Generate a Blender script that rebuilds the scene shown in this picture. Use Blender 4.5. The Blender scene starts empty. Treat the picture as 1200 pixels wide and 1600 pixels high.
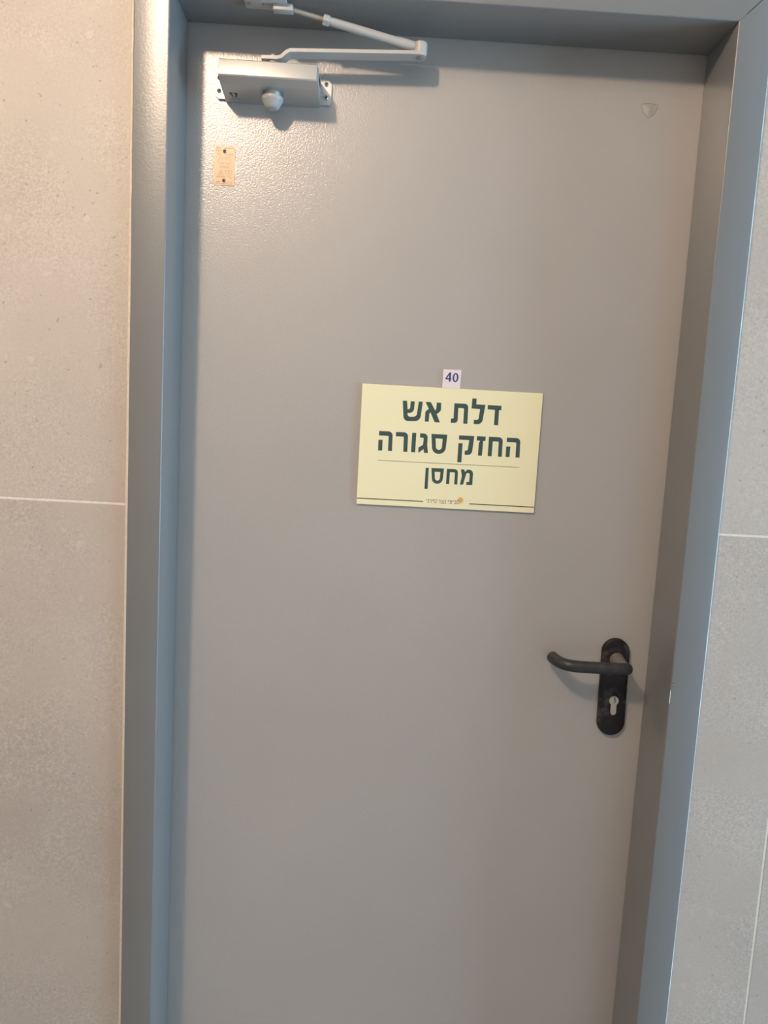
import bpy, bmesh, math, random
from mathutils import Vector, Matrix, geometry

random.seed(7)
C = bpy.context.scene.collection
SC = bpy.context.scene
PI = math.pi

# ------------------------------------------------------------------ camera
R = Matrix(((0.9984278467561727, 0.022114984163755912, -0.051504973519742925),
            (-0.01572025301302739, 0.9924782297422134, 0.12140773094399196),
            (0.05380249498897795, -0.12040718817080301, 0.9912655550203294)))
right, fwd, up = R.col[0], R.col[1], R.col[2]
cam_d = bpy.data.cameras.new('camera')
cam_d.sensor_fit = 'VERTICAL'
cam_d.sensor_height = 24.0
cam_d.lens = 24.0 * 1191.3378 / 1600.0
cam_d.clip_start = 0.02
cam = bpy.data.objects.new('camera', cam_d)
C.objects.link(cam)
M4 = Matrix((right, up, -fwd)).transposed().to_4x4()
M4.translation = Vector((-0.0911, -1.1709, 1.4524))
cam.matrix_world = M4
SC.camera = cam

# ------------------------------------------------------------------ light
w = bpy.data.worlds.new('overcast_sky')
SC.world = w
w.use_nodes = True
w.node_tree.nodes['Background'].inputs[0].default_value = (0.62, 0.78, 1.0, 1)
w.node_tree.nodes['Background'].inputs[1].default_value = 1.2

def area(name, loc, target, size, power, col, size_y=None, shape='DISK', spread=None):
    l = bpy.data.lights.new(name, 'AREA')
    l.shape = shape
    l.size = size
    if size_y: l.size_y = size_y
    l.energy = power
    l.color = col
    if spread: l.spread = spread
    o = bpy.data.objects.new(name, l)
    C.objects.link(o)
    o.location = loc
    o.rotation_euler = (Vector(target) - Vector(loc)).to_track_quat('-Z', 'Y').to_euler()
    return o
LAMP = (-0.76, -1.31, 2.600)
bulb = bpy.data.lights.new('lamp_bulb', 'POINT')
bulb.energy = 51
bulb.color = (1.0, 0.75, 0.54)
bulb.shadow_soft_size = 0.055
bulb_o = bpy.data.objects.new('lamp_bulb', bulb)
C.objects.link(bulb_o)
bulb_o.location = LAMP
# daylight coming in through the big window in the right-hand end wall
area('window_daylight', (2.98, -0.68, 1.30), (0, -0.68, 1.30), 1.0, 72, (0.48, 0.75, 1.0), 1.9, 'RECTANGLE')

SC.view_settings.view_transform = 'Standard'
SC.view_settings.look = 'None'
SC.view_settings.gamma = 1
SC.view_settings.use_curve_mapping = False
SC.view_settings.exposure = 0.5

# ------------------------------------------------------------------ helpers
def tag(o, label=None, cat=None, group=None, kind=None):
    if label: o['label'] = label
    if cat: o['category'] = cat
    if group: o['group'] = group
    if kind: o['kind'] = kind
    return o

def empty(name, loc):
    o = bpy.data.objects.new(name, None)
    o.empty_display_size = 0.05
    C.objects.link(o)
    o.location = loc
    return o

def obj(name, bm, mat, parent=None, smooth=False, origin=None, angle=None):
    """Link a bmesh (built in world coordinates) as one object, its origin put at `origin`."""
    bmesh.ops.recalc_face_normals(bm, faces=bm.faces)
    me = bpy.data.meshes.new(name)
    if origin is None:
        xs = [v.co for v in bm.verts]
        origin = sum(xs, Vector()) / len(xs)
    origin = Vector(origin)
    bmesh.ops.translate(bm, verts=bm.verts, vec=-origin)
    if angle is not None:
        for e in bm.edges:
            if len(e.link_faces) == 2 and e.calc_face_angle(0) > math.radians(angle):
                e.smooth = False
        smooth = True
    for f in bm.faces: f.smooth = smooth
    bm.to_mesh(me); bm.free()
    mats = mat if isinstance(mat, (list, tuple)) else [mat]
    for m in mats: me.materials.append(m)
    o = bpy.data.objects.new(name, me)
    C.objects.link(o)
    p = Vector()
    if parent is not None:
        o.parent = parent
        q = parent
        while q is not None:
            p += q.location; q = q.parent
    o.location = origin - p
    return o

def box(x0, x1, y0, y1, z0, z1, bev=0.0, seg=2, bm=None):
    own = bm is None
    b = bmesh.new()
    bmesh.ops.create_cube(b, size=1)
    for v in b.verts:
        v.co = Vector(((x0 + x1) / 2 + v.co.x * (x1 - x0), (y0 + y1) / 2 + v.co.y * (y1 - y0), (z0 + z1) / 2 + v.co.z * (z1 - z0)))
    if bev: bmesh.ops.bevel(b, geom=b.edges[:], offset=bev, segments=seg, profile=0.5, affect='EDGES')
    if own: return b
    merge(bm, b)
    return bm

def merge(bm, b):
    me = bpy.data.meshes.new('tmp'); b.to_mesh(me); b.free()
    bm.from_mesh(me); bpy.data.meshes.remove(me)

def round_poly(pts):
    """(x, y) or (x, y, radius) corners -> outline with the corners rounded."""
    out = []
    n = len(pts)
    for i, p in enumerate(pts):
        P = Vector(p[:2])
        if len(p) < 3:
            out.append(P); continue
        A = Vector(pts[i - 1][:2]) - P; B = Vector(pts[(i + 1) % n][:2]) - P
        ang = A.angle(B)
        t = p[2] / math.tan(ang / 2)
        t = min(t, 0.95 * A.length, 0.95 * B.length)
        a = P + A.normalized() * t; b = P + B.normalized() * t
        for k in range(9):
            s = k / 8
            # conic through the corner, close to a circular arc
            wgt = math.sin(ang / 2)
            den = (1 - s) ** 2 + 2 * s * (1 - s) * wgt + s * s
            out.append(((1 - s) ** 2 * a + 2 * s * (1 - s) * wgt * P + s * s * b) / den)
    return out

def flat_print(bm, loops, place, thick):
    """loops: outline + holes in 2-D; place(u, v, w) -> world; a shallow solid."""
    L = [[Vector((p[0], p[1], 0)) for p in l] for l in loops]
    flat = [p for l in L for p in l]
    top = [bm.verts.new(place(p.x, p.y, thick)) for p in flat]
    for t in geometry.tessellate_polygon(L):
        try: bm.faces.new([top[i] for i in t])
        except ValueError: pass
    bot = [bm.verts.new(place(p.x, p.y, 0)) for p in flat]
    k = 0
    for l in L:
        n = len(l)
        for i in range(n):
            a, b = k + i, k + (i + 1) % n
            bm.faces.new((top[a], top[b], bot[b], bot[a]))
        k += n
    return bm

def stroke(pts, wd):
    """A polyline drawn as a strip of width wd -> list of quads as outlines."""
    res = []
    for a, b in zip(pts, pts[1:]):
        a, b = Vector(a[:2]), Vector(b[:2])
        d = b - a
        if d.length < 1e-6: continue
        d.normalize(); n = Vector((-d.y, d.x)) * wd / 2
        a2, b2 = a - d * wd * .4, b + d * wd * .4
        res.append([a2 + n, b2 + n, b2 - n, a2 - n])
    return res

def prism(profile, x0, x1, bev=0.0):
    """profile of (y, z) points extruded along x."""
    bm = bmesh.new()
    a = [bm.verts.new((x0, y, z)) for y, z in profile]
    b = [bm.verts.new((x1, y, z)) for y, z in profile]
    n = len(profile)
    bm.faces.new(a); bm.faces.new(b[::-1])
    for i in range(n):
        bm.faces.new((a[i], a[(i + 1) % n], b[(i + 1) % n], b[i]))
    if bev: bmesh.ops.bevel(bm, geom=bm.edges[:], offset=bev, segments=3, profile=0.5, affect='EDGES')
    return bm

def tube(path, radii, n=20, bm=None, squash=None):
    """Swept round tube with flat closed ends. path in world, radii per point."""
    bm = bm or bmesh.new()
    P = [Vector(p) for p in path]
    rings = []
    ref = None
    for i, p in enumerate(P):
        t = (P[min(i + 1, len(P) - 1)] - P[max(i - 1, 0)]).normalized()
        if ref is None:
            ref = Vector((0, 0, 1)) if abs(t.z) < 0.9 else Vector((1, 0, 0))
        u = (ref - t * ref.dot(t)).normalized(); v = t.cross(u); ref = u
        r = radii[i] if isinstance(radii, (list, tuple)) else radii
        rings.append([bm.verts.new(p + (u * math.cos(a) + v * math.sin(a)) * r) for a in [2 * PI * k / n for k in range(n)]])
    for r0, r1 in zip(rings, rings[1:]):
        for k in range(n):
            bm.faces.new((r0[k], r0[(k + 1) % n], r1[(k + 1) % n], r1[k]))
    bm.faces.new(rings[0][::-1]); bm.faces.new(rings[-1])
    return bm

def smooth_path(pts, k=8):
    """Catmull-Rom through 3-D points."""
    P = [Vector(p) for p in pts]
    P = [2 * P[0] - P[1]] + P + [2 * P[-1] - P[-2]]
    out = []
    for i in range(1, len(P) - 2):
        for s in range(k):
            t = s / k
            a, b, c, d = P[i - 1], P[i], P[i + 1], P[i + 2]
            out.append(0.5 * ((2 * b) + (c - a) * t + (2 * a - 5 * b + 4 * c - d) * t * t + (3 * b - a - 3 * c + d) * t ** 3))
    out.append(P[-2])
    return out

# ------------------------------------------------------------------ materials
def mat(name, col, rough=0.5, metal=0.0, spec=0.5, coat=0.0):
    m = bpy.data.materials.new(name)
    m.use_nodes = True
    b = m.node_tree.nodes['Principled BSDF']
    b.inputs['Base Color'].default_value = (*col, 1)
    b.inputs['Roughness'].default_value = rough
    b.inputs['Metallic'].default_value = metal
    b.inputs['Specular IOR Level'].default_value = spec
    b.inputs['Coat Weight'].default_value = coat
    return m, m.node_tree, b

def node(nt, kind, **kw):
    n = nt.nodes.new(kind)
    for k, v in kw.items():
        if k.startswith('i_'): n.inputs[k[2:].replace('_', ' ')].default_value = v
        else: setattr(n, k, v)
    return n

def coords(nt, scale=None, random_shift=False):
    tc = nt.nodes.new('ShaderNodeTexCoord')
    out = tc.outputs['Object']
    if random_shift:
        oi = nt.nodes.new('ShaderNodeObjectInfo')
        mu = node(nt, 'ShaderNodeMath', operation='MULTIPLY'); mu.inputs[1].default_value = 13.7
        nt.links.new(oi.outputs['Random'], mu.inputs[0])
        va = node(nt, 'ShaderNodeVectorMath', operation='ADD')
        nt.links.new(out, va.inputs[0]); nt.links.new(mu.outputs[0], va.inputs[1])
        out = va.outputs[0]
    return out

def noise(nt, vec, scale, detail=2.0, rough=0.5):
    n = node(nt, 'ShaderNodeTexNoise')
    n.inputs['Scale'].default_value = scale; n.inputs['Detail'].default_value = detail; n.inputs['Roughness'].default_value = rough
    nt.links.new(vec, n.inputs['Vector'])
    return n.outputs['Fac']

def ramp(nt, fac, stops):
    r = nt.nodes.new('ShaderNodeValToRGB')
    cr = r.color_ramp
    while len(cr.elements) < len(stops): cr.elements.new(0.5)
    for e, (p, c) in zip(cr.elements, stops):
        e.position = p
        e.color = (*c, 1) if isinstance(c, tuple) else (c, c, c, 1)
    nt.links.new(fac, r.inputs[0])
    return r.outputs[0]

def mix(nt, fac, a, b, blend='MIX'):
    m = node(nt, 'ShaderNodeMix', data_type='RGBA', blend_type=blend)
    if isinstance(fac, (int, float)): m.inputs[0].default_value = fac
    else: nt.links.new(fac, m.inputs[0])
    for s, i in ((a, 6), (b, 7)):
        if isinstance(s, tuple): m.inputs[i].default_value = (*s, 1)
        else: nt.links.new(s, m.inputs[i])
    return m.outputs[2]

def mul(nt, a, b):
    m = node(nt, 'ShaderNodeMath', operation='MULTIPLY')
    for s, i in ((a, 0), (b, 1)):
        if isinstance(s, (int, float)): m.inputs[i].default_value = s
        else: nt.links.new(s, m.inputs[i])
    return m.outputs[0]

def bump(nt, b, height, strength, dist):
    n = node(nt, 'ShaderNodeBump')
    n.inputs['Strength'].default_value = strength; n.inputs['Distance'].default_value = dist
    nt.links.new(height, n.inputs['Height'])
    nt.links.new(n.outputs[0], b.inputs['Normal'])

def paint(name, col, rough, bscale, bstr, spec=0.5):
    m, nt, b = mat(name, col, rough, 0, spec)
    v = coords(nt)
    n1 = noise(nt, v, bscale, 2.0, 0.5)
    bump(nt, b, n1, bstr, 0.001)
    n2 = noise(nt, v, 3.0, 3.0)
    d = tuple(c * 0.95 for c in col); l = tuple(min(1, c * 1.04) for c in col)
    nt.links.new(ramp(nt, n2, [(0.3, d), (0.7, l)]), b.inputs['Base Color'])
    return m

DOOR_COL = (0.408, 0.386, 0.366)
FRAME_COL = (0.178, 0.184, 0.184)


M_alu, nt, b = mat('silver_lacquered_aluminium', (0.50, 0.50, 0.49), 0.40, 0.55)
M_arm = paint('grey_lacquered_steel', (0.45, 0.45, 0.44), 0.42, 500.0, 0.08, 0.5)
M_cap = paint('grey_painted_cap', (0.38, 0.385, 0.385), 0.38, 400.0, 0.05)
M_rod, nt, b = mat('dull_steel_rod', (0.42, 0.39, 0.36), 0.45, 0.35)
M_screw, _, _ = mat('zinc_screw', (0.42, 0.41, 0.40), 0.28, 0.8)
M_dark, _, _ = mat('dark_recess', (0.02, 0.02, 0.02), 0.6)
M_seam, _, _ = mat('dark_paint_crack', (0.05, 0.052, 0.055), 0.8)
M_mark, _, _ = mat('black_print', (0.012, 0.013, 0.016), 0.5)

def glossy_paint(name, col, scale, strength, coat, coat_rough):
    """enamel: an even colour under a clear, orange-peel surface"""
    m, nt, b = mat(name, col, 0.36, 0, 0.65, coat)
    v = coords(nt)
    n = node(nt, 'ShaderNodeBump')
    n.inputs['Strength'].default_value = strength; n.inputs['Distance'].default_value = 0.001
    peel = noise(nt, v, scale, 2.0, 0.5)
    nt.links.new(peel, n.inputs['Height'])
    nt.links.new(n.outputs[0], b.inputs['Coat Normal'])
    b.inputs['Coat Roughness'].default_value = coat_rough
    d = tuple(c * 0.965 for c in col); l = tuple(min(1, c * 1.03) for c in col)
    nt.links.new(ramp(nt, noise(nt, v, 3.0, 3.0), [(0.3, d), (0.7, l)]), b.inputs['Base Color'])
    bump(nt, b, peel, strength * 0.45, 0.001)
    return m
M_door = glossy_paint('taupe_grey_orange_peel_paint', DOOR_COL, 360.0, 0.50, 1.0, 0.21)
M_frame = glossy_paint('blue_grey_gloss_paint', FRAME_COL, 320.0, 0.24, 0.65, 0.31)

# handle: black plastic with grey wear and dust
M_handle, nt, b = mat('worn_black_plastic', (0.02, 0.017, 0.016), 0.38, 0, 0.35)
v = coords(nt)
f = ramp(nt, noise(nt, v, 34.0, 4.0, 0.62), [(0.53, 0.0), (0.70, 1.0)])
nt.links.new(mix(nt, mul(nt, f, 0.30), (0.012, 0.009, 0.009), (0.26, 0.24, 0.23)), b.inputs['Base Color'])
nt.links.new(ramp(nt, noise(nt, v, 30.0, 3.0), [(0.3, 0.28), (0.7, 0.5)]), b.inputs['Roughness'])
M_lever, nt, b = mat('worn_black_lever', (0.022, 0.020, 0.020), 0.42)
v = coords(nt)
f = ramp(nt, noise(nt, v, 55.0, 4.0, 0.6), [(0.5, 0.0), (0.75, 1.0)])
nt.links.new(mix(nt, mul(nt, f, 0.22), (0.026, 0.023, 0.023), (0.15, 0.14, 0.14)), b.inputs['Base Color'])
M_neck, nt, b = mat('rubbed_grey_neck', (0.17, 0.15, 0.14), 0.45)
M_brass, nt, b = mat('nickel_lock_cylinder', (0.55, 0.49, 0.43), 0.38, 0.55)

# sign
M_sign, nt, b = mat('pale_yellow_sign_board', (0.88, 0.84, 0.565), 0.35)
M_edge, nt, b = mat('sign_white_core', (0.72, 0.70, 0.62), 0.6)
M_green, _, _ = mat('dark_green_print', (0.045, 0.085, 0.075), 0.4)
M_olive, _, _ = mat('olive_hairline_print', (0.20, 0.185, 0.09), 0.4)
M_brown, _, _ = mat('dark_brown_print', (0.085, 0.068, 0.05), 0.4)
M_sun, _, _ = mat('orange_print', (0.80, 0.43, 0.06), 0.4)
M_tag, _, _ = mat('white_label_plastic', (0.80, 0.74, 0.77), 0.4)
M_navy, _, _ = mat('navy_print', (0.03, 0.035, 0.17), 0.4)
M_plate, nt, b = mat('peach_metal_plate', (0.60, 0.42, 0.28), 0.35, 0.1)
M_etch, _, _ = mat('brown_etching', (0.24, 0.14, 0.075), 0.5)
M_paper, _, _ = mat('white_paper', (0.85, 0.82, 0.77), 0.7)

# porcelain tile with fossil flecks and pits
M_tile, nt, b = mat('grey_beige_stone_look_tile', (0.5, 0.46, 0.42), 0.5, 0, 0.4)
v = coords(nt, random_shift=True)
base = ramp(nt, noise(nt, v, 3.2, 4.0, 0.55), [(0.30, (0.440, 0.392, 0.345)), (0.70, (0.525, 0.474, 0.421))])
# cloudy grain gathered in patches
patch = ramp(nt, noise(nt, v, 9.0, 3.0), [(0.40, 0.25), (0.62, 1.0)])
grain = noise(nt, v, 270.0, 3.0, 0.6)
g1 = mix(nt, mul(nt, ramp(nt, grain, [(0.50, 0.0), (0.68, 1.0)]), mul(nt, patch, 0.48)), base, (0.66, 0.62, 0.575))
g2 = mix(nt, mul(nt, ramp(nt, grain, [(0.32, 1.0), (0.46, 0.0)]), mul(nt, patch, 0.45)), g1, (0.34, 0.30, 0.265))
def specks(nt, vec, scale, size, keep, warp, wscale):
    nz = node(nt, 'ShaderNodeTexNoise'); nz.inputs['Scale'].default_value = wscale; nz.inputs['Detail'].default_value = 2
    nt.links.new(vec, nz.inputs['Vector'])
    sub = node(nt, 'ShaderNodeVectorMath', operation='SUBTRACT'); sub.inputs[1].default_value = (0.5, 0.5, 0.5)
    nt.links.new(nz.outputs['Color'], sub.inputs[0])
    sc_ = node(nt, 'ShaderNodeVectorMath', operation='SCALE'); sc_.inputs['Scale'].default_value = warp
    nt.links.new(sub.outputs[0], sc_.inputs[0])
    ad = node(nt, 'ShaderNodeVectorMath', operation='ADD')
    nt.links.new(vec, ad.inputs[0]); nt.links.new(sc_.outputs[0], ad.inputs[1])
    vo = node(nt, 'ShaderNodeTexVoronoi'); vo.inputs['Scale'].default_value = scale
    nt.links.new(ad.outputs[0], vo.inputs['Vector'])
    d = ramp(nt, vo.outputs['Distance'], [(size * 0.75, 1.0), (size, 0.0)])
    sep = node(nt, 'ShaderNodeSeparateColor'); nt.links.new(vo.outputs['Color'], sep.inputs[0])
    k = ramp(nt, sep.outputs[0], [(keep - 0.001, 1.0), (keep, 0.0)])
    return mul(nt, mul(nt, d, k), sep.outputs[1])
g3 = mix(nt, mul(nt, specks(nt, v, 34.0, 0.22, 0.45, 0.018, 60.0), 0.22), g2, (0.70, 0.66, 0.62))
s_mid = specks(nt, v, 62.0, 0.15, 0.30, 0.016, 110.0)
g4 = mix(nt, mul(nt, s_mid, 0.6), g3, (0.27, 0.235, 0.205))
s_dark = specks(nt, v, 95.0, 0.15, 0.26, 0.011, 160.0)
g5 = mix(nt, mul(nt, s_dark, 0.65), g4, (0.17, 0.145, 0.125))
s_big = specks(nt, v, 17.0, 0.12, 0.16, 0.014, 65.0)
g6 = mix(nt, mul(nt, s_big, 0.5), g5, (0.32, 0.285, 0.255))
nt.links.new(g6, b.inputs['Base Color'])
bump(nt, b, grain, 0.10, 0.0006)

M_grout, nt, b = mat('cream_grout', (0.74, 0.69, 0.62), 0.85)
v = coords(nt)
nt.links.new(ramp(nt, noise(nt, v, 160.0, 3.0), [(0.3, (0.72, 0.66, 0.59)), (0.7, (0.82, 0.765, 0.69))]), b.inputs['Base Color'])
M_white = paint('beige_plaster', (0.45, 0.44, 0.42), 0.8, 120.0, 0.1)
M_ceil = paint('white_ceiling_paint', (0.58, 0.58, 0.57), 0.8, 90.0, 0.05)
M_floor = paint('grey_floor_tile', (0.36, 0.34, 0.32), 0.45, 40.0, 0.02)
M_trim, _, _ = mat('white_lamp_ring', (0.8, 0.8, 0.79), 0.4)
M_winframe, _, _ = mat('white_window_profile', (0.75, 0.76, 0.77), 0.4)

# ------------------------------------------------------------------ setting
XI, XO = 0.409, 0.4595          # door frame: inner and outer edge of its face
ZT, FW = 2.05, 0.0505           # opening height, face width
D = 0.1067                      # door leaf surface
YT = 0.008                      # tile surface
CEIL = 2.74
XW0, XW1 = -2.6, 3.0
YB = -2.8

def wall_box(name, boxes, m):
    bm = bmesh.new()
    for q in boxes: box(*q, bm=bm)
    return tag(obj(name, bm, m, origin=(0, 0, 0)), kind='structure')

G = 0.0086                      # grout surface
wall_back = wall_box('wall_back', [(XW0, -XO - 0.0006, G, 0.20, 0, CEIL), (XO + 0.0006, XW1, G, 0.20, 0, CEIL),
                                   (-XO - 0.0006, XO + 0.0006, G, 0.20, ZT + FW + 0.0006, CEIL)], M_grout)
wall_box('floor', [(XW0, XW1, YB, 0.2, -0.1, 0)], M_floor)
wall_box('ceiling', [(XW0, XW1, YB, 0.2, CEIL, CEIL + 0.1)], M_ceil)
wall_box('wall_front', [(XW0, XW1, YB - 0.1, YB, 0, CEIL)], M_white)
wall_box('wall_left', [(XW0 - 0.1, XW0, YB, 0.2, 0, CEIL)], M_white)
WY0, WY1, WZ0, WZ1 = -1.24, -0.12, 0.28, 2.32
wall_box('wall_right', [(XW1, XW1 + 0.1, YB, WY0, 0, CEIL), (XW1, XW1 + 0.1, WY1, 0.2, 0, CEIL),
                        (XW1, XW1 + 0.1, WY0, WY1, 0, WZ0), (XW1, XW1 + 0.1, WY0, WY1, WZ1, CEIL)], M_white)
bm = bmesh.new()
for q in [(WY0, WY0 + .05, WZ0, WZ1), (WY1 - .05, WY1, WZ0, WZ1), (WY0, WY1, WZ0, WZ0 + .05), (WY0, WY1, WZ1 - .05, WZ1)]:
    box(XW1 + 0.02, XW1 + 0.07, q[0], q[1], q[2], q[3], bm=bm)
tag(obj('window_1', bm, M_winframe), kind='structure')

# tiles: 60 x 120 cm slabs, cut beside the door frame; each one its own piece
J = 0.0036
rows = [0.0, 0.1014 - 0.0, 1.3014, 2.5014, CEIL]
ZJ = 1.3014
rows = [0.0, ZJ - 1.2, ZJ, ZJ + 1.2, CEIL]
TL, TR = XO + 0.0058, XO + 0.0046
colsL = [-TL, -TL - 0.6, -TL - 1.2, -TL - 1.8, XW0]
colsR = [TR, 0.5983, 1.1983, 1.7983, 2.3983, XW1]
def tile(x0, x1, z0, z1):
    bm = box(x0, x1, YT, G + 0.002, z0, z1, 0.0007, 2)
    return obj('tile', bm, M_tile, wall_back)
def row_cells(xa, xb, ea, eb):
    for za, zb in zip(rows, rows[1:]):
        tile(min(xa, xb) + ea, max(xa, xb) - eb, za + J / 2, zb - J / 2)
for a, c in zip(colsL, colsL[1:]):
    row_cells(a, c, J / 2, 0 if a == -TL else J / 2)
for a, c in zip(colsR, colsR[1:]):
    row_cells(a, c, 0 if a == TR else J / 2, J / 2)
for xa, xb in ((-TL + J, 0.0), (0.0, TR - J)):      # above the door frame
    tile(xa + J / 2, xb - J / 2, ZT + FW + 0.005, rows[3] - J / 2)
    tile(xa + J / 2, xb - J / 2, rows[3] + J / 2, CEIL)

# filler bead between tiles and frame, its edge uneven as it was smeared
def bead(side):
    bm = bmesh.new()
    n = 150
    rnd = random.Random(3 if side < 0 else 5)
    prev = None
    q = 0.0
    for i in range(n + 1):
        z = (ZT + FW) * i / n
        q = 0.75 * q + rnd.uniform(-1, 1) * 0.00028
        if side < 0:
            gap = 0.0004 + 0.0011 * min(1, max(0, (z - 1.35) / 0.6)) + q
            xa, xb = XO + max(gap, 0.0001), TL + 0.0001
        else:
            xa, xb = XO + 0.0001 + max(0, q * 0.8), TR + 0.0001
        y0 = 0.0034 if side < 0 else 0.0060
        ring = [(xa, G + .001), (xa, y0), (xa * .8 + xb * .2, y0 - .0004), (xb - 0.0010, 0.0060 + q * .3), (xb, 0.0079), (xb, G + .001)]
        vs = [bm.verts.new((side * x, y, z)) for x, y in ring]
        if prev:
            for k in range(6):
                bm.faces.new((prev[k], prev[(k + 1) % 6], vs[(k + 1) % 6], vs[k]))
        else: bm.faces.new(vs)
        prev = vs
    bm.faces.new(prev[::-1])
    return obj('filler_bead', bm, M_grout, wall_back, angle=50)
bead(-1); bead(1)

# ------------------------------------------------------------------ door frame
frame = tag(empty('trim_1', (0, 0, 0)), kind='structure')
PROF = []
r = 0.0022
for k in range(5):
    a = PI / 2 * k / 4
    PROF.append((r - r * math.cos(a) if True else 0, r - r * math.sin(a)))
PROF = [(0.0, 0.105)] + PROF
for k in range(5):
    a = PI / 2 * k / 4
    PROF.append((FW - 0.0008 + 0.0008 * math.sin(a), 0.0008 - 0.0008 * math.cos(a)))
PROF += [(FW, 0.06), (0.030, 0.06), (0.030, 0.105)]
def frame_piece(name, ends):
    """ends(u, y) -> two world points: the section swept between two mitres"""
    bm = bmesh.new()
    A, B = [], []
    for u, y in PROF:
        p, q = ends(u, y)
        A.append(bm.verts.new(p)); B.append(bm.verts.new(q))
    n = len(PROF)
    for i in range(n):
        bm.faces.new((A[i], A[(i + 1) % n], B[(i + 1) % n], B[i]))
    bm.faces.new(A[::-1]); bm.faces.new(B)
    return obj(name, bm, M_frame, frame, angle=40)
s = 0.00025
frame_piece('jamb', lambda u, y: ((-XI - u, y, 0), (-XI - u, y, ZT + u - s)))
frame_piece('jamb', lambda u, y: ((XI + u, y, 0), (XI + u, y, ZT + u - s)))
frame_piece('head', lambda u, y: ((-XI - u, y, ZT + u + s), (XI + u, y, ZT + u + s)))
# open crack along the outer part of the right mitre
bm = bmesh.new()
pts = [(0.0075, .0), (0.012, .0009), (0.02, .0012), (0.03, .0009), (0.040, .0013), (0.0445, .0007), (0.0465, 0)]
lo = [(u - wd * .5, u + wd * .5) for u, wd in pts]; hi = [(u + wd * .5, u - wd * .5) for u, wd in pts]
flat_print(bm, [lo + hi[::-1][1:-1]], lambda a, c, t: Vector((XI + a, -t, ZT + c)), 0.0001)
obj('crack', bm, M_seam, frame)
# knocked paint on the inner edge of the right jamb
bm = bmesh.new()
flat_print(bm, [[(-.0003, -.010), (.0007, -.009), (.0010, -.002), (.0006, .004), (.0009, .009), (-.0003, .014)]],
           lambda a, c, t: Vector((XI + .0004 + a, .0004 - t, 1.034 + c)), 0.0001)
obj('paint_chip', bm, M_paper, frame)
bm = bmesh.new()
for dz in (0.0, 0.0055):
    flat_print(bm, [[(.0009 * math.cos(a), .0009 * math.sin(a)) for a in [k * PI / 4 for k in range(8)]]],
               lambda a, c, t: Vector((XI + .0035 + a, -t, 1.053 + dz + c)), 0.0001)
obj('paint_pit', bm, M_seam, frame)

# ------------------------------------------------------------------ door leaf
LX = 0.4245
bm = box(-LX, LX, D, D + 0.055, 0.006, ZT + 0.016, 0.0015, 2)
door = tag(obj('door_1', bm, M_door, origin=(0, D, 0.006)), kind='structure')

# moulded shield plug near the top right corner
def shield(k):
    top = [(-13 * k, 10.0 * k), (-7 * k, 11.2 * k), (0, 11.6 * k), (7 * k, 11.2 * k), (13 * k, 10.0 * k)]
    rt = [(12.6 * k, 4 * k), (10 * k, -2.5 * k), (5.5 * k, -8.5 * k), (2 * k, -11.3 * k)]
    return top + rt + [(0, -12 * k)] + [(-x, y) for x, y in rt[::-1]]
SHX, SHZ = 0.3245, 1.9640
bm = bmesh.new()
def ring_face(loopA, wA, loopB, wB):
    a = [bm.verts.new((SHX + x / 1000, D - wA, SHZ + y / 1000)) for x, y in loopA]
    b_ = [bm.verts.new((SHX + x / 1000, D - wB, SHZ + y / 1000)) for x, y in loopB]
    n = len(a)
    for i in range(n): bm.faces.new((a[i], a[(i + 1) % n], b_[(i + 1) % n], b_[i]))
    return b_
ring_face(shield(1.0), -0.0005, shield(0.97), 0.0010)
ring_face(shield(0.97), 0.0010, shield(0.86), 0.0010)
ring_face(shield(0.86), 0.0010, shield(0.80), 0.0001)
ring_face(shield(0.80), 0.0001, shield(0.45), 0.0010)
last = ring_face(shield(0.45), 0.0010, shield(0.2), 0.0020)
bm.faces.new(last)
bmesh.ops.remove_doubles(bm, verts=bm.verts, dist=1e-6)
obj('shield_plug', bm, M_door, door, angle=45)

# lever handle on its long black plate
PX, PZ, TILT = 0.3520, 1.0123, 0.018
def hp(x, z, o):                               # plate-local (x, z) -> world
    return Vector((PX + x + z * TILT * -1, D - o, PZ + z))
def stadium(hw, hl, n=14):
    pts = []
    for k in range(n + 1): a = PI * k / n; pts.append((hw * math.cos(a), hl - hw + hw * math.sin(a)))
    for k in range(n + 1): a = PI + PI * k / n; pts.append((hw * math.cos(a), -hl + hw + hw * math.sin(a)))
    return pts
bm = bmesh.new()
loops = []
for inset, o in ((0.0, 0.0), (0.0, 0.0055), (0.0008, 0.0074), (0.0025, 0.0084), (0.0050, 0.0087)):
    loops.append([bm.verts.new(hp(x, z, o)) for x, z in stadium(0.0240 - inset, 0.0868 - inset)])
for a, c in zip(loops, loops[1:]):
    n = len(a)
    for i in range(n): bm.faces.new((a[i], a[(i + 1) % n], c[(i + 1) % n], c[i]))
bm.faces.new(loops[0][::-1]); bm.faces.new(loops[-1])
plate = obj('backplate', bm, M_handle, door, angle=35)
tag(plate, 'rounded black backplate with grey rub marks')

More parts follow.
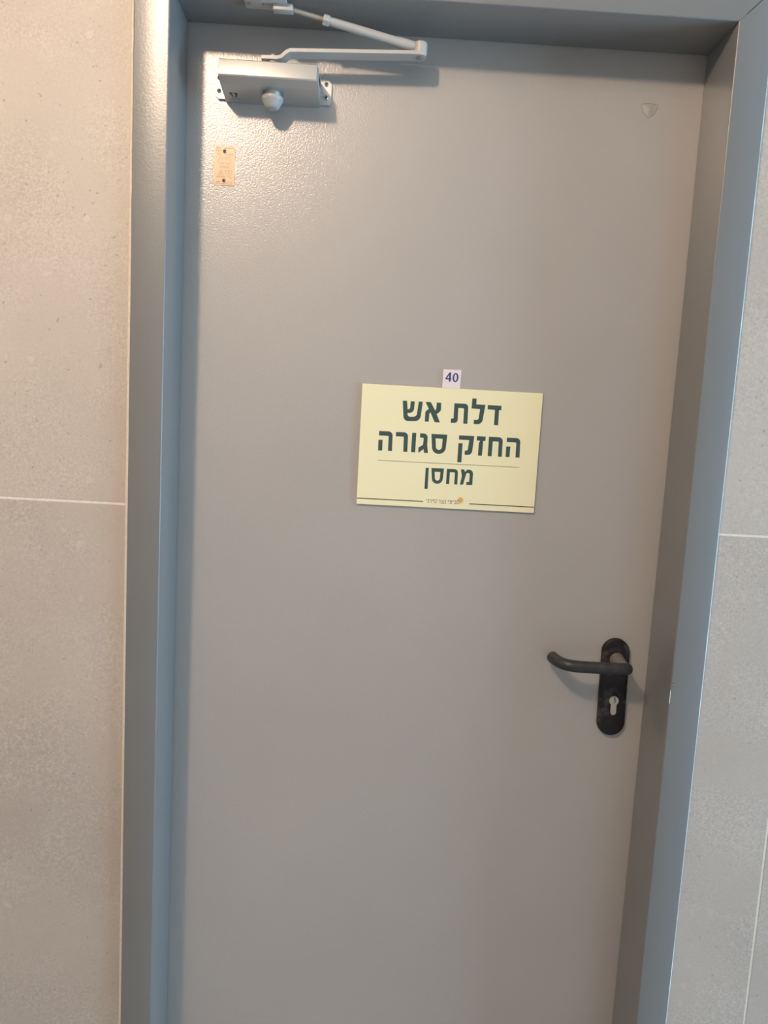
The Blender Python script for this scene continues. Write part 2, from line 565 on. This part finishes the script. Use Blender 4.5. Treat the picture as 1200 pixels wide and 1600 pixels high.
# euro-profile lock cylinder and its key slot
cyl = []
for k in range(25):
    a = -PI / 2 + 0.62 + (2 * PI - 1.24) * k / 24
    cyl.append((0.0083 * math.cos(a), 0.0083 * math.sin(a)))
for k in range(9):
    a = PI + PI * k / 8
    cyl.append((0.0050 * math.cos(a), -0.0205 + 0.0050 * math.sin(a)))
bm = bmesh.new()
cz = -0.0225
flat_print(bm, [cyl], lambda x, z, t: hp(x + .001, z + cz, 0.006 + t), 0.0052)
lock = obj('lock_cylinder', bm, M_brass, plate)
bm = bmesh.new()
key = [(-.0006, .0062), (.0012, .0062), (.0012, .0022), (.0022, .0004), (.0008, -.0018), (.0014, -.0040), (-.0002, -.0040), (-.0006, -.0018), (.0006, .0002), (-.0006, .0018)]
flat_print(bm, [key], lambda x, z, t: hp(x + .0018, z + cz, 0.0111 + t), 0.0003)
obj('keyhole', bm, M_dark, plate)

# lever: grip bar that curls back toward the door at its free end
Z1 = 1.0615
lev = smooth_path([(0.3540, D - 0.0545, Z1), (0.345, D - 0.0560, Z1 + .0002), (0.315, D - 0.0562, Z1 + .0004), (0.285, D - 0.0560, Z1 + .0006),
                   (0.2635, D - 0.0545, Z1 + .0010), (0.2520, D - 0.0485, Z1 + .0014), (0.2445, D - 0.0375, Z1 + .0018), (0.2405, D - 0.0240, Z1 + .0022), (0.2390, D - 0.0150, Z1 + .0024)], 6)
rad = [0.0099] * len(lev)
head = [(0.3610, D - 0.0520, Z1), (0.3602, D - 0.0523, Z1), (0.3575, D - 0.0533, Z1)]
bm = tube([Vector(p) for p in head] + lev, [0.0050, 0.0080, 0.0096] + rad, 22)
lever = obj('lever', bm, M_lever, door, angle=50)
bm = tube(smooth_path([(0.3524, D - 0.0070, Z1 + .0012), (0.3526, D - 0.020, Z1 + .0010), (0.3530, D - 0.034, Z1 + .0005), (0.3535, D - 0.0490, Z1)], 5),
          [0.0128, .0126, .0122, .0118, .0114, .0110, .0106, .0102, .0099, .0097, .0095, .0093, .0091, .009, .009, .009], 20)
obj('neck', bm, M_neck, lever, angle=50)

# ------------------------------------------------------------------ door closer
def screw(bm, x, z, o, r=0.0030):
    """pan head with a small cross recess, facing out of the door"""
    prof = [(r, 0), (r, .0006), (r * .8, .0013), (r * .55, .0016)]
    rings = [[bm.verts.new((x + rr * math.cos(a), D - o - h, z + rr * math.sin(a))) for a in [2 * PI * k / 14 for k in range(14)]] for rr, h in prof]
    for a, c in zip(rings, rings[1:]):
        for i in range(14): bm.faces.new((a[i], a[(i + 1) % 14], c[(i + 1) % 14], c[i]))
    c2 = [bm.verts.new((x + r * .42 * math.cos(a), D - o - .0009, z + r * .42 * math.sin(a))) for a in [2 * PI * k / 14 for k in range(14)]]
    for i in range(14): bm.faces.new((rings[-1][i], rings[-1][(i + 1) % 14], c2[(i + 1) % 14], c2[i]))
    f = bm.faces.new(c2); f.material_index = 1
    bm.faces.new(rings[0][::-1])

closer = tag(empty('door_closer', (-0.276, D, 1.955)),
             'silver hydraulic door closer with folding arm above the grey door leaf', 'door closer')
BX0, BX1 = -0.3463, -0.1995
prof = [(0.0, 1.9728), (0.0640, 1.9728), (0.0660, 1.9712), (0.0702, 1.9492), (0.0690, 1.9468), (0.0500, 1.9418), (0.0060, 1.9352), (0.0, 1.9352)]
bm = prism([(D - o, z) for o, z in prof], BX0, BX1, 0.0006)
body = obj('body', bm, M_alu, closer, angle=30)
# right end: pressed-in cover with a slot
cp = [(0.006, 1.9700), (0.0620, 1.9700), (0.0660, 1.9490), (0.0480, 1.9440), (0.006, 1.9380)]
bm = prism([(D - o, z) for o, z in cp], BX1 - 0.0005, BX1 + 0.0016, 0.0004)
cap = obj('end_cover', bm, M_alu, closer, angle=30)
obj('slot', box(BX1 + .0010, BX1 + .0020, D - .050, D - .022, 1.9560, 1.9650, .0004, 1), M_dark, cap)
# mounting ears with their screws
def ear(x0, x1, sx, zs):
    z0, z1 = 1.9385, 1.9760
    sgn = 1 if x1 > 0 or x1 > x0 and sx > -0.25 else -1
    c = 0.006
    pts = [(x0, z0), (x1 - c * .5, z0), (x1, z0 + c * .5), (x1, z1 - c), (x1 - c * .9, z1), (x0, z1 + .002)] if sgn > 0 else \
          [(x1, z0), (x1, z1 + .002), (x0 + c * .9, z1), (x0, z1 - c), (x0, z0 + c * .8), (x0 + c * .8, z0)]
    bm = bmesh.new()
    flat_print(bm, [pts], lambda a, c_, t: Vector((a, D - t, c_)), 0.0050)
    e = obj('mounting_ear', bm, M_alu, closer)
    for z in zs:
        b2 = bmesh.new(); screw(b2, sx, z, 0.0050, 0.0034)
        obj('screw', b2, [M_screw, M_dark], e, angle=40)
ear(BX1 - .001, -0.1812, -0.1895, (1.9692, 1.9496))
ear(-0.3630, BX0 + .001, -0.3572, (1.9692, 1.9500))
# pinion boss and cap below the body
KX, KO = -0.2695, 0.0320
def lathe(prof, n=28):
    bm = bmesh.new()
    rings = [[bm.verts.new((KX + rr * math.cos(a), D - KO + rr * math.sin(a), z)) for a in [2 * PI * k / n for k in range(n)]] for rr, z in prof]
    for a, c in zip(rings, rings[1:]):
        for i in range(n): bm.faces.new((a[i], a[(i + 1) % n], c[(i + 1) % n], c[i]))
    bm.faces.new(rings[0]); bm.faces.new(rings[-1][::-1])
    return bm
obj('boss', lathe([(0.0125, 1.9430), (0.0125, 1.9335)]), M_alu, closer, angle=38)
bm = lathe([(0.0150, 1.9352), (0.0164, 1.9344), (0.0167, 1.9330), (0.0167, 1.9302), (0.0156, 1.9286), (0.0128, 1.9232), (0.0100, 1.9184), (0.0084, 1.9172)])
obj('pinion_cap', bm, M_cap, closer, angle=38)
# maker's mark: small black triangle with a white flash, on the sloping underside
def on_slope(u, v, t):                          # u along x, v up the slope (mm), t out of it
    a = Vector((0, D - 0.0060, 1.9352)); c = Vector((0, D - 0.0500, 1.9418))
    d = (c - a).normalized(); nrm = Vector((0, d.z, -d.y)); nrm = nrm if nrm.z < 0 else -nrm
    v = 11.3 + (v - 8.2) * 1.75
    p = a + d * (v / 1000) + nrm * (t + 0.00005)
    return Vector((-0.3376 + u * 1.12 / 1000, p.y, p.z))
bm = bmesh.new()
for poly in ([(0.2, 15.6), (6.0, 15.6), (6.4, 14.4), (3.6, 14.3), (5.6, 9.2), (4.6, 8.6)], [(7.2, 15.6), (11.6, 15.6), (11.2, 11.6), (9.0, 8.4), (7.4, 8.2), (9.0, 11.8)]):
    flat_print(bm, [poly], on_slope, 0.0001)
for k in range(11):
    x = 1.0 + k * 1.25
    flat_print(bm, [[(x, 5.8), (x + .7, 5.8), (x + .7, 6.3 + (k % 3) * .3), (x, 6.3 + (k % 2) * .4)]], on_slope, 0.00006)
obj('emblem', bm, M_mark, body)

# lower arm: flat steel strap, cranked up from the spindle
def strap(path, wd, th):
    bm = bmesh.new()
    prev = None
    P = [Vector(p) for p in path]
    rings = []
    for i, p in enumerate(P):
        t = (P[min(i + 1, len(P) - 1)] - P[max(i - 1, 0)]).normalized()
        side = Vector((0, 1, 0)); side = (side - t * side.dot(t)).normalized()
        nrm = t.cross(side)
        hw = wd[i] / 2
        rings.append([bm.verts.new(p + side * a * hw + nrm * c * th / 2) for a, c in ((-1, -1), (1, -1), (1, 1), (-1, 1))])
    for a, c in zip(rings, rings[1:]):
        for i in range(4): bm.faces.new((a[i], a[(i + 1) % 4], c[(i + 1) % 4], c[i]))
    bm.faces.new(rings[0][::-1]); bm.faces.new(rings[-1])
    bmesh.ops.bevel(bm, geom=[e for e in bm.edges if e.calc_face_angle(0) > 0.6], offset=0.0007, segments=2, affect='EDGES')
    return bm
E = (-0.0475, D - 0.0420)
path = [(-0.2860, D - .0400, 1.9848), (-0.2620, D - .0400, 1.9848), (-0.2560, D - .0400, 1.9862), (-0.2480, D - .0401, 1.9935), (-0.2420, D - .0402, 1.9962),
        (-0.15, D - .0410, 1.9998), (-0.06, D - .0419, 2.0034), (-0.047, D - .0420, 2.0036), (-0.0415, D - .0426, 2.0036), (-0.0385, D - .0429, 2.0036), (-0.0370, D - .0430, 2.0036)]
wd = [0.020, 0.024, 0.024, 0.024, 0.024, 0.024, 0.024, 0.0235, 0.020, 0.0145, 0.008]
arm = obj('lower_arm', strap(path, wd, 0.0050), M_arm, closer, angle=35)
KO = 0.0400
bm = lathe([(0.0085, 1.9715), (0.0085, 1.9820), (0.0070, 1.9875), (0.0045, 1.9885), (0.0040, 1.9925), (0.0032, 1.9930)], 16)
obj('spindle', bm, M_arm, closer, angle=40)
# elbow: pin, knuckle and rivet
def vcyl(x, y, prof, n=22):
    bm = bmesh.new()
    rings = [[bm.verts.new((x + rr * math.cos(a), y + rr * math.sin(a), z)) for a in [2 * PI * k / n for k in range(n)]] for rr, z in prof]
    for a, c in zip(rings, rings[1:]):
        for i in range(n): bm.faces.new((a[i], a[(i + 1) % n], c[(i + 1) % n], c[i]))
    bm.faces.new(rings[0]); bm.faces.new(rings[-1][::-1])
    return bm
elbow = obj('elbow_joint', vcyl(E[0] + .001, E[1], [(0.0095, 2.0060), (0.0105, 2.0068), (0.0105, 2.0208), (0.0095, 2.0220), (0.0055, 2.0222), (0.0050, 2.0242), (0.0040, 2.0246)]), M_arm, closer, angle=35)
obj('rivet', vcyl(E[0] + .001, E[1], [(0.0050, 2.0012), (0.0050, 2.0002), (0.0035, 1.9994)], 18), M_screw, elbow, angle=35)
# upper arm: tube, lock nut, threaded rod, ending at the shoe under the frame head
P0 = Vector((E[0] - .004, E[1], 2.0148)); P1 = Vector((-0.2450, D - 0.0780, 2.0415))
def al(t): return P0.lerp(P1, t)
bm = tube([al(0.0), al(0.03), al(0.12), al(0.18), al(0.66), al(0.695)], [0.0070, 0.0078, 0.0078, 0.0066, 0.0062, 0.0056], 20)
upper = obj('upper_arm', bm, M_arm, closer, angle=40)
bm = tube([al(0.685), al(0.692), al(0.728), al(0.735)], [0.0074, 0.0082, 0.0082, 0.0074], 6)
obj('lock_nut', bm, M_arm, upper)
obj('threaded_rod', tube([al(0.72), al(1.0)], [0.0036, 0.0036], 14), M_rod, upper, angle=40)
bm = box(-0.3080, -0.2460, D - 0.0960, D - 0.0640, 2.0440, ZT, 0.0012, 2)
box(-0.2660, -0.2370, D - 0.0850, D - 0.0710, 2.0355, 2.0450, 0.0015, 2, bm)
shoe = obj('frame_shoe', bm, M_arm, closer, angle=40)
for sx in (-0.300, -0.278):
    obj('screw', vcyl(sx, D - 0.080, [(0.0036, 2.0445), (0.0036, 2.0432), (0.0024, 2.0422)], 14), M_screw, shoe, angle=40)

# ------------------------------------------------------------------ sign
# outlines in millimetres from the middle of the sign: (x, y) or (x, y, corner radius)
SIGN_LETTERS = [
    ('tav', [[(3.83, 75.91), (27.13, 76.3, 6.53), (27.48, 43.43), (20.63, 43.41), (20.46, 68.65, 2.18), (10.79, 68.48), (11.08, 43.78, 5.66), (-0.29, 43.52), (-0.3, 50.66), (4.02, 51.06)]]),
    ('lamed', [[(33.16, 85.56), (40.26, 85.5), (40.19, 76.13), (55.47, 76.08), (51.68, 43.76, 8.27), (37.97, 43.64), (37.95, 50.51), (45.5, 50.75, 3.48), (47.1, 68.78), (32.7, 68.88)]]),
    ('dalet', [[(59.38, 76.11), (82.32, 75.95), (82.31, 68.75), (78.77, 68.56), (78.79, 43.54), (71.83, 43.69), (71.82, 68.71), (59.52, 69.1)]]),
    ('shin', [[(-81.87, 75.64), (-74.79, 75.67), (-73.12, 62.01), (-69.08, 62.49, 3.31), (-68.59, 75.4), (-61.86, 75.41), (-62.72, 56.87, 6.97), (-72.95, 55.97), (-72.06, 49.69, 4.35), (-57.56, 50.47, 6.1), (-55.34, 75.77), (-48.6, 75.61), (-51.28, 43.42, 10.01), (-78.72, 42.12, 8.27)]]),
    ('alef', [[(-44.0, 75.59), (-35.33, 75.71), (-27.03, 61.96), (-25.67, 65.72), (-25.39, 75.38), (-18.14, 75.59), (-17.66, 62.47, 6.1), (-24.38, 56.39), (-18.23, 43.26), (-27.11, 43.22), (-35.2, 59.24), (-36.62, 56.35), (-36.9, 43.49), (-43.46, 43.22), (-43.42, 60.2, 5.22), (-38.0, 64.44)]]),
    ('he', [[(95.09, 24.02), (117.77, 24.19, 6.66), (118.52, -7.96), (111.67, -8.16), (111.4, 16.9, 1.57), (95.14, 16.83)]]),
    ('he_leg', [[(95.03, 9.47), (101.95, 9.6), (101.65, -8.05), (95.03, -8.08)]]),
    ('chet', [[(65.02, 24.0), (88.49, 24.06, 6.66), (88.75, -8.26), (82.22, -8.28), (81.94, 16.85, 1.96), (71.97, 16.63), (71.65, -8.28), (65.04, -8.23)]]),
    ('zayin', [[(44.95, 23.81), (59.57, 23.79), (59.58, 16.77), (55.89, 16.57), (55.37, -8.26), (48.76, -8.22), (48.76, 12.76, 1.57), (51.08, 16.47), (45.04, 16.63)]]),
    ('qof', [[(15.08, 23.68), (40.58, 23.71), (38.26, -7.86, 7.4), (26.3, -8.22), (26.18, -1.11), (31.0, -1.03, 3.05), (32.51, 16.46), (15.36, 16.61)]]),
    ('qof_leg', [[(14.86, 10.73), (21.83, 10.57), (21.79, -21.13), (14.79, -20.96)]]),
    ('samekh', [[(-31.06, 23.59), (-4.52, 23.51), (-6.4, -8.54, 10.89), (-27.79, -9.32, 10.89)], [(-23.67, 16.47), (-11.91, 16.39), (-12.51, -2.28, 5.4), (-21.95, -2.6, 5.4)]]),
    ('gimel', [[(-49.92, 23.47), (-37.11, 23.53, 6.53), (-37.0, 4.23), (-34.98, -8.46), (-41.4, -8.62), (-42.85, -2.3), (-51.17, -9.32), (-51.53, -0.27), (-44.15, 4.56, 1.31), (-43.44, 16.3, 1.57), (-49.87, 16.66)]]),
    ('vav', [[(-63.09, 23.73), (-56.34, 23.74), (-56.4, -8.44), (-63.35, -8.45)]]),
    ('resh', [[(-90.1, 23.52), (-69.86, 23.9, 6.97), (-69.6, -8.34), (-76.37, -8.52), (-76.72, 16.46, 1.31), (-90.06, 16.45)]]),
    ('he', [[(-118.34, 23.77), (-95.54, 23.94, 6.97), (-95.27, -8.29), (-101.85, -8.37), (-101.96, 16.44, 1.74), (-118.12, 16.37)]]),
    ('he_leg', [[(-118.63, 9.18), (-111.71, 9.37), (-111.48, -8.26), (-118.4, -8.63)]]),
    ('nun', [[(-37.2, -33.23), (-32.04, -33.19), (-31.99, -68.54), (-37.31, -68.66)]]),
    ('samekh', [[(-27.54, -33.12), (-6.44, -32.97), (-8.2, -58.72, 9.01), (-25.11, -59.44, 9.01)], [(-21.85, -39.1), (-12.17, -39.15), (-12.72, -53.54, 4.31), (-20.45, -53.86, 4.31)]]),
    ('chet', [[(-1.6, -33.03), (17.11, -33.01, 5.88), (17.33, -58.51), (12.15, -58.45), (12.3, -38.42, 1.96), (3.76, -38.55), (3.58, -58.42), (-1.74, -58.54)]]),
    ('mem', [[(21.78, -32.92), (27.41, -32.63), (29.14, -36.73), (32.42, -32.69, 3.13), (42.72, -32.3, 7.05), (42.54, -58.15), (32.37, -58.44), (32.35, -53.35), (37.01, -52.94), (37.22, -38.07, 3.29), (31.58, -38.21, 2.74), (27.01, -58.16), (21.69, -58.44), (24.29, -43.92)]]),
]
SIGN_SMALL = [
    ('samekh', [(18.63, -86.04), (22.77, -86.13), (22.56, -89.83), (21.28, -91.43), (19.74, -91.21), (19.03, -89.86), (18.63, -86.04)]),
    ('bet', [(14.04, -86.12), (15.88, -86.11), (16.53, -86.76), (16.75, -91.21)]),
    ('bet', [(13.84, -91.28), (17.6, -91.32)]),
    ('yod', [(11.43, -86.03), (12.21, -86.14), (12.33, -88.06)]),
    ('vav', [(8.92, -86.16), (9.77, -86.27), (9.78, -91.26)]),
    ('nun', [(6.08, -86.08), (7.77, -86.14), (7.94, -91.21), (5.79, -91.17)]),
    ('yod', [(3.33, -86.22), (4.18, -86.33), (4.3, -88.17)]),
    ('nun', [(-2.03, -86.12), (-0.41, -86.26), (-0.32, -91.25), (-2.24, -91.28)]),
    ('tsadi', [(-8.14, -86.21), (-3.4, -91.03)]),
    ('tsadi', [(-3.7, -86.28), (-3.91, -87.83), (-5.55, -88.53)]),
    ('tsadi', [(-8.28, -91.28), (-3.08, -91.32)]),
    ('resh', [(-12.12, -86.26), (-10.28, -86.24), (-9.54, -87.05), (-9.49, -91.5)]),
    ('samekh', [(-20.16, -86.07), (-15.95, -86.08), (-16.17, -89.93), (-17.3, -91.45), (-18.85, -91.22), (-19.69, -89.88), (-20.16, -86.07)]),
    ('yod', [(-22.84, -86.05), (-21.91, -86.16), (-21.79, -88.15)]),
    ('resh', [(-26.96, -86.12), (-25.28, -86.1), (-24.47, -86.91), (-24.5, -91.36)]),
    ('nun', [(-30.48, -85.99), (-28.8, -86.06), (-28.71, -91.27), (-30.62, -91.3)]),
    ('yod', [(-33.08, -86.05), (-32.23, -86.16), (-32.12, -88.07)]),
]
FOUR = [[(-7.3, 125.81), (-4.54, 125.96), (-4.65, 116.39), (-3.53, 116.35), (-3.55, 114.43), (-4.82, 114.41), (-4.88, 110.91), (-7.7, 110.8), (-7.64, 114.4), (-13.47, 114.23), (-13.41, 116.38)], [(-7.45, 122.07), (-10.88, 116.43), (-7.57, 116.32)]]
ZERO = [[(7.97, 118.27), (7.8, 116.3), (7.3, 114.45), (6.52, 112.84), (5.51, 111.58), (4.34, 110.76), (3.08, 110.43), (1.82, 110.62), (0.66, 111.32), (-0.34, 112.47), (-1.1, 113.99), (-1.57, 115.79), (-1.73, 117.74), (-1.55, 119.71), (-1.05, 121.56), (-0.27, 123.17), (0.74, 124.42), (1.91, 125.24), (3.17, 125.57), (4.42, 125.38), (5.58, 124.69), (6.58, 123.54), (7.34, 122.02), (7.82, 120.22)], [(5.26, 118.12), (5.18, 116.73), (4.96, 115.43), (4.61, 114.3), (4.16, 113.42), (3.65, 112.85), (3.09, 112.64), (2.54, 112.79), (2.03, 113.3), (1.59, 114.13), (1.26, 115.22), (1.05, 116.51), (0.99, 117.89), (1.07, 119.28), (1.29, 120.59), (1.64, 121.72), (2.08, 122.59), (2.6, 123.16), (3.15, 123.37), (3.7, 123.22), (4.22, 122.71), (4.65, 121.88), (4.99, 120.79), (5.19, 119.51)]]
SX, SZ = 0.0402, 1.4092
TH = 0.0040
sign = tag(obj('sign', box(SX - .15, SX + .15, D - TH, D - 0.0002, SZ - .1, SZ + .1, 0.0004, 1), M_sign, origin=(SX, D, SZ)),
           'pale yellow rectangular sign with large dark green lettering on the grey door', 'sign')
def on_sign(x, y, t): return Vector((SX + x / 1000, D - TH - t, SZ + y / 1000))
skip = False
L = SIGN_LETTERS
i = 0
while i < len(L):
    n, loops = L[i]
    bm = bmesh.new()
    flat_print(bm, [round_poly(l) for l in loops], on_sign, 0.00012)
    if i + 1 < len(L) and L[i + 1][0].endswith('_leg'):
        flat_print(bm, [round_poly(l) for l in L[i + 1][1]], on_sign, 0.00012)
        i += 1
    obj('letter', bm, M_green, sign)
    i += 1
bm = bmesh.new()
flat_print(bm, [[(-118.3, -24.45), (119.3, -24.0), (119.3, -24.85), (-118.3, -25.25)]], on_sign, 0.00010)
obj('rule', bm, M_olive, sign)
for x0, x1 in ((-149.6, -38.4), (39.5, 149.6)):
    bm = bmesh.new()
    flat_print(bm, [[(x0, -89.3), (x1, -89.3), (x1, -90.9), (x0, -90.9)]], on_sign, 0.00010)
    obj('rule', bm, M_brown, sign)
bm = bmesh.new()
for n, pts in SIGN_SMALL:
    for q in stroke(pts, 0.72): flat_print(bm, [q], on_sign, 0.00012)
obj('small_lettering', bm, M_brown, sign)
# sunburst beside the small lettering, its lower left quarter missing
bm = bmesh.new()
cx, cy = 24.3, -84.9
pts = []
n = 15
a0, a1 = math.radians(-98), math.radians(192)
for k in range(n * 2 + 1):
    a = a0 + (a1 - a0) * k / (n * 2)
    rr = 7.0 if k % 2 == 0 else 3.3
    pts.append((cx + rr * math.cos(a), cy + rr * math.sin(a)))
pts.append((cx - 0.4, cy - 0.2))
flat_print(bm, [pts], on_sign, 0.00008)
obj('sunburst', bm, M_sun, sign)

# number tag above the sign
bm = bmesh.new()
tp = [(0.0223, 1.5096), (0.0521, 1.5094), (0.0525, 1.5401), (0.0226, 1.5398)]
flat_print(bm, [tp], lambda x, z, t: Vector((x, D - .0002 - t, z)), 0.0020)
numtag = tag(obj('number_label', bm, M_tag, origin=(0.0374, D, 1.525)),
             'small white label numbered 40 in navy, at the top edge of the yellow sign', 'label')
def on_tag(x, y, t): return Vector((SX + x / 1000, D - .0022 - t, SZ + y / 1000))
for dg in (FOUR, ZERO):
    bm = bmesh.new(); flat_print(bm, dg, on_tag, 0.0001)
    obj('digit', bm, M_navy, numtag)

# ------------------------------------------------------------------ approval plate screwed to the door
QX, QZ = -0.3465, 1.8393
bm = bmesh.new()
flat_print(bm, [round_poly([(-.0165, -.0300, .002), (.0165, -.0300, .002), (.0165, .0300, .002), (-.0165, .0300, .002)])],
           lambda x, z, t: Vector((QX + x, D - t, QZ + z)), 0.0010)
plate2 = tag(obj('approval_plate', bm, M_plate, origin=(QX, D, QZ)),
             'small peach-coloured metal plate with two screws below the door closer', 'plate')
def on_plate(x, y, t): return Vector((QX + x / 1000, D - .0010 - t, QZ + y / 1000))
bm = bmesh.new()
rnd = random.Random(11)
def tiny_row(x0, x1, y, h, wd, gaps=()):
    """a row of minute etched characters, too small to read"""
    x = x0
    while x < x1 - wd:
        if not any(a < x < c for a, c in gaps):
            kind = rnd.randrange(4)
            S = []
            if kind != 1: S.append([(x, y + h), (x + wd, y + h)])
            if kind != 2: S.append([(x + wd, y + h), (x + wd, y)])
            if kind in (1, 3): S.append([(x, y + h), (x, y)])
            if kind in (2, 3): S.append([(x, y), (x + wd, y)])
            for s_ in S:
                for q in stroke(s_, 0.30): flat_print(bm, [q], on_plate, 0.00006)
        x += wd + 0.75
tiny_row(-13.5, 14, 25.6, 1.9, 1.1, [(-6.5, -1.5)])
tiny_row(-14, -4.5, 21.8, 1.9, 1.1)
tiny_row(-13, 13, 16.0, 2.2, 1.3, [(-5, -2)])
tiny_row(-8, 9, 12.3, 1.2, 0.9, [(-2.2, -0.5)])
tiny_row(-7, 8, 1.9, 1.2, 0.9, [(-1.2, 1)])
for k in range(5):
    x = -6.6 + k * 3.0
    for s_ in ([(x, -.4), (x + 1.6, -.4), (x + 1.6, -3.2), (x, -3.2), (x, -.4)],):
        for q in stroke(s_, 0.34): flat_print(bm, [q], on_plate, 0.00006)
tiny_row(-9, 3.5, -18.2, 1.1, 0.8)
tiny_row(-12, 12.5, -25.6, 1.1, 0.8, [(-5, 0)])
tiny_row(-14, 13.5, -28.2, 1.1, 0.9, [(-6, -4.5)])
for s_ in ([(-9.5, 10.2), (10, 10.2), (10, 4.4), (-9.5, 4.4), (-9.5, 10.2)],
           [(-5.4, -6.2), (0.3, -16.2), (-10.6, -16.2), (-5.4, -6.2)], [(-7.4, -12.5), (-5.4, -9.5), (-3.4, -12.5), (-5.4, -15), (-7.4, -12.5)],
           [(1.6, -7.2), (7, -6.4), (12.6, -7.2), (11.6, -13), (7.2, -17.6), (2.8, -13), (1.6, -7.2)],
           [(4.6, -9.0), (7, -8.6), (9.8, -9.0)], [(7, -8.8), (7, -14)], [(5.0, -11.5), (9.4, -11.5)]):
    for q in stroke(s_, 0.36): flat_print(bm, [q], on_plate, 0.00006)
obj('etching', bm, M_etch, plate2)
for dx, dz in ((-11.2, -17.5), (10.6, -18.4)):
    b2 = bmesh.new()
    flat_print(b2, [[(dx + .75 * math.cos(a), dz + .75 * math.sin(a)) for a in [k * PI / 5 for k in range(10)]]], on_plate, 0.00008)
    obj('hole', b2, M_dark, plate2)
for sx, sz in ((-0.3465, 1.8612), (-0.3466, 1.8166)):
    b2 = bmesh.new(); screw(b2, sx, sz, 0.0010, 0.0030)
    obj('screw', b2, [M_screw, M_dark], plate2, angle=40)
b2 = bmesh.new()
flat_print(b2, [[(.0150, -.0132), (.0172, -.0140), (.0185, -.010), (.0194, -.003), (.0192, .004), (.0176, .0098), (.0150, .0098)]],
           lambda x, z, t: Vector((QX + x, D - t, QZ + z)), 0.0004)
tag(obj('backing_paper', b2, M_paper, plate2), 'white paper edge sticking out behind the plate')

# ------------------------------------------------------------------ the lamp that lights the door (above the frame of the photograph)
lx, ly = LAMP[0], LAMP[1]
bm = bmesh.new()
n = 32
rings = [[bm.verts.new((lx + rr * math.cos(a), ly + rr * math.sin(a), z)) for a in [2 * PI * k / n for k in range(n)]]
         for rr, z in ((0.050, CEIL), (0.050, CEIL - .008), (0.056, CEIL - .012), (0.066, CEIL - .006), (0.067, CEIL))]
for a, c in zip(rings, rings[1:]):
    for i in range(n): bm.faces.new((a[i], a[(i + 1) % n], c[(i + 1) % n], c[i]))
tag(obj('ceiling_light', bm, M_trim, angle=40), 'round white downlight ring in the ceiling left of the door', 'light')
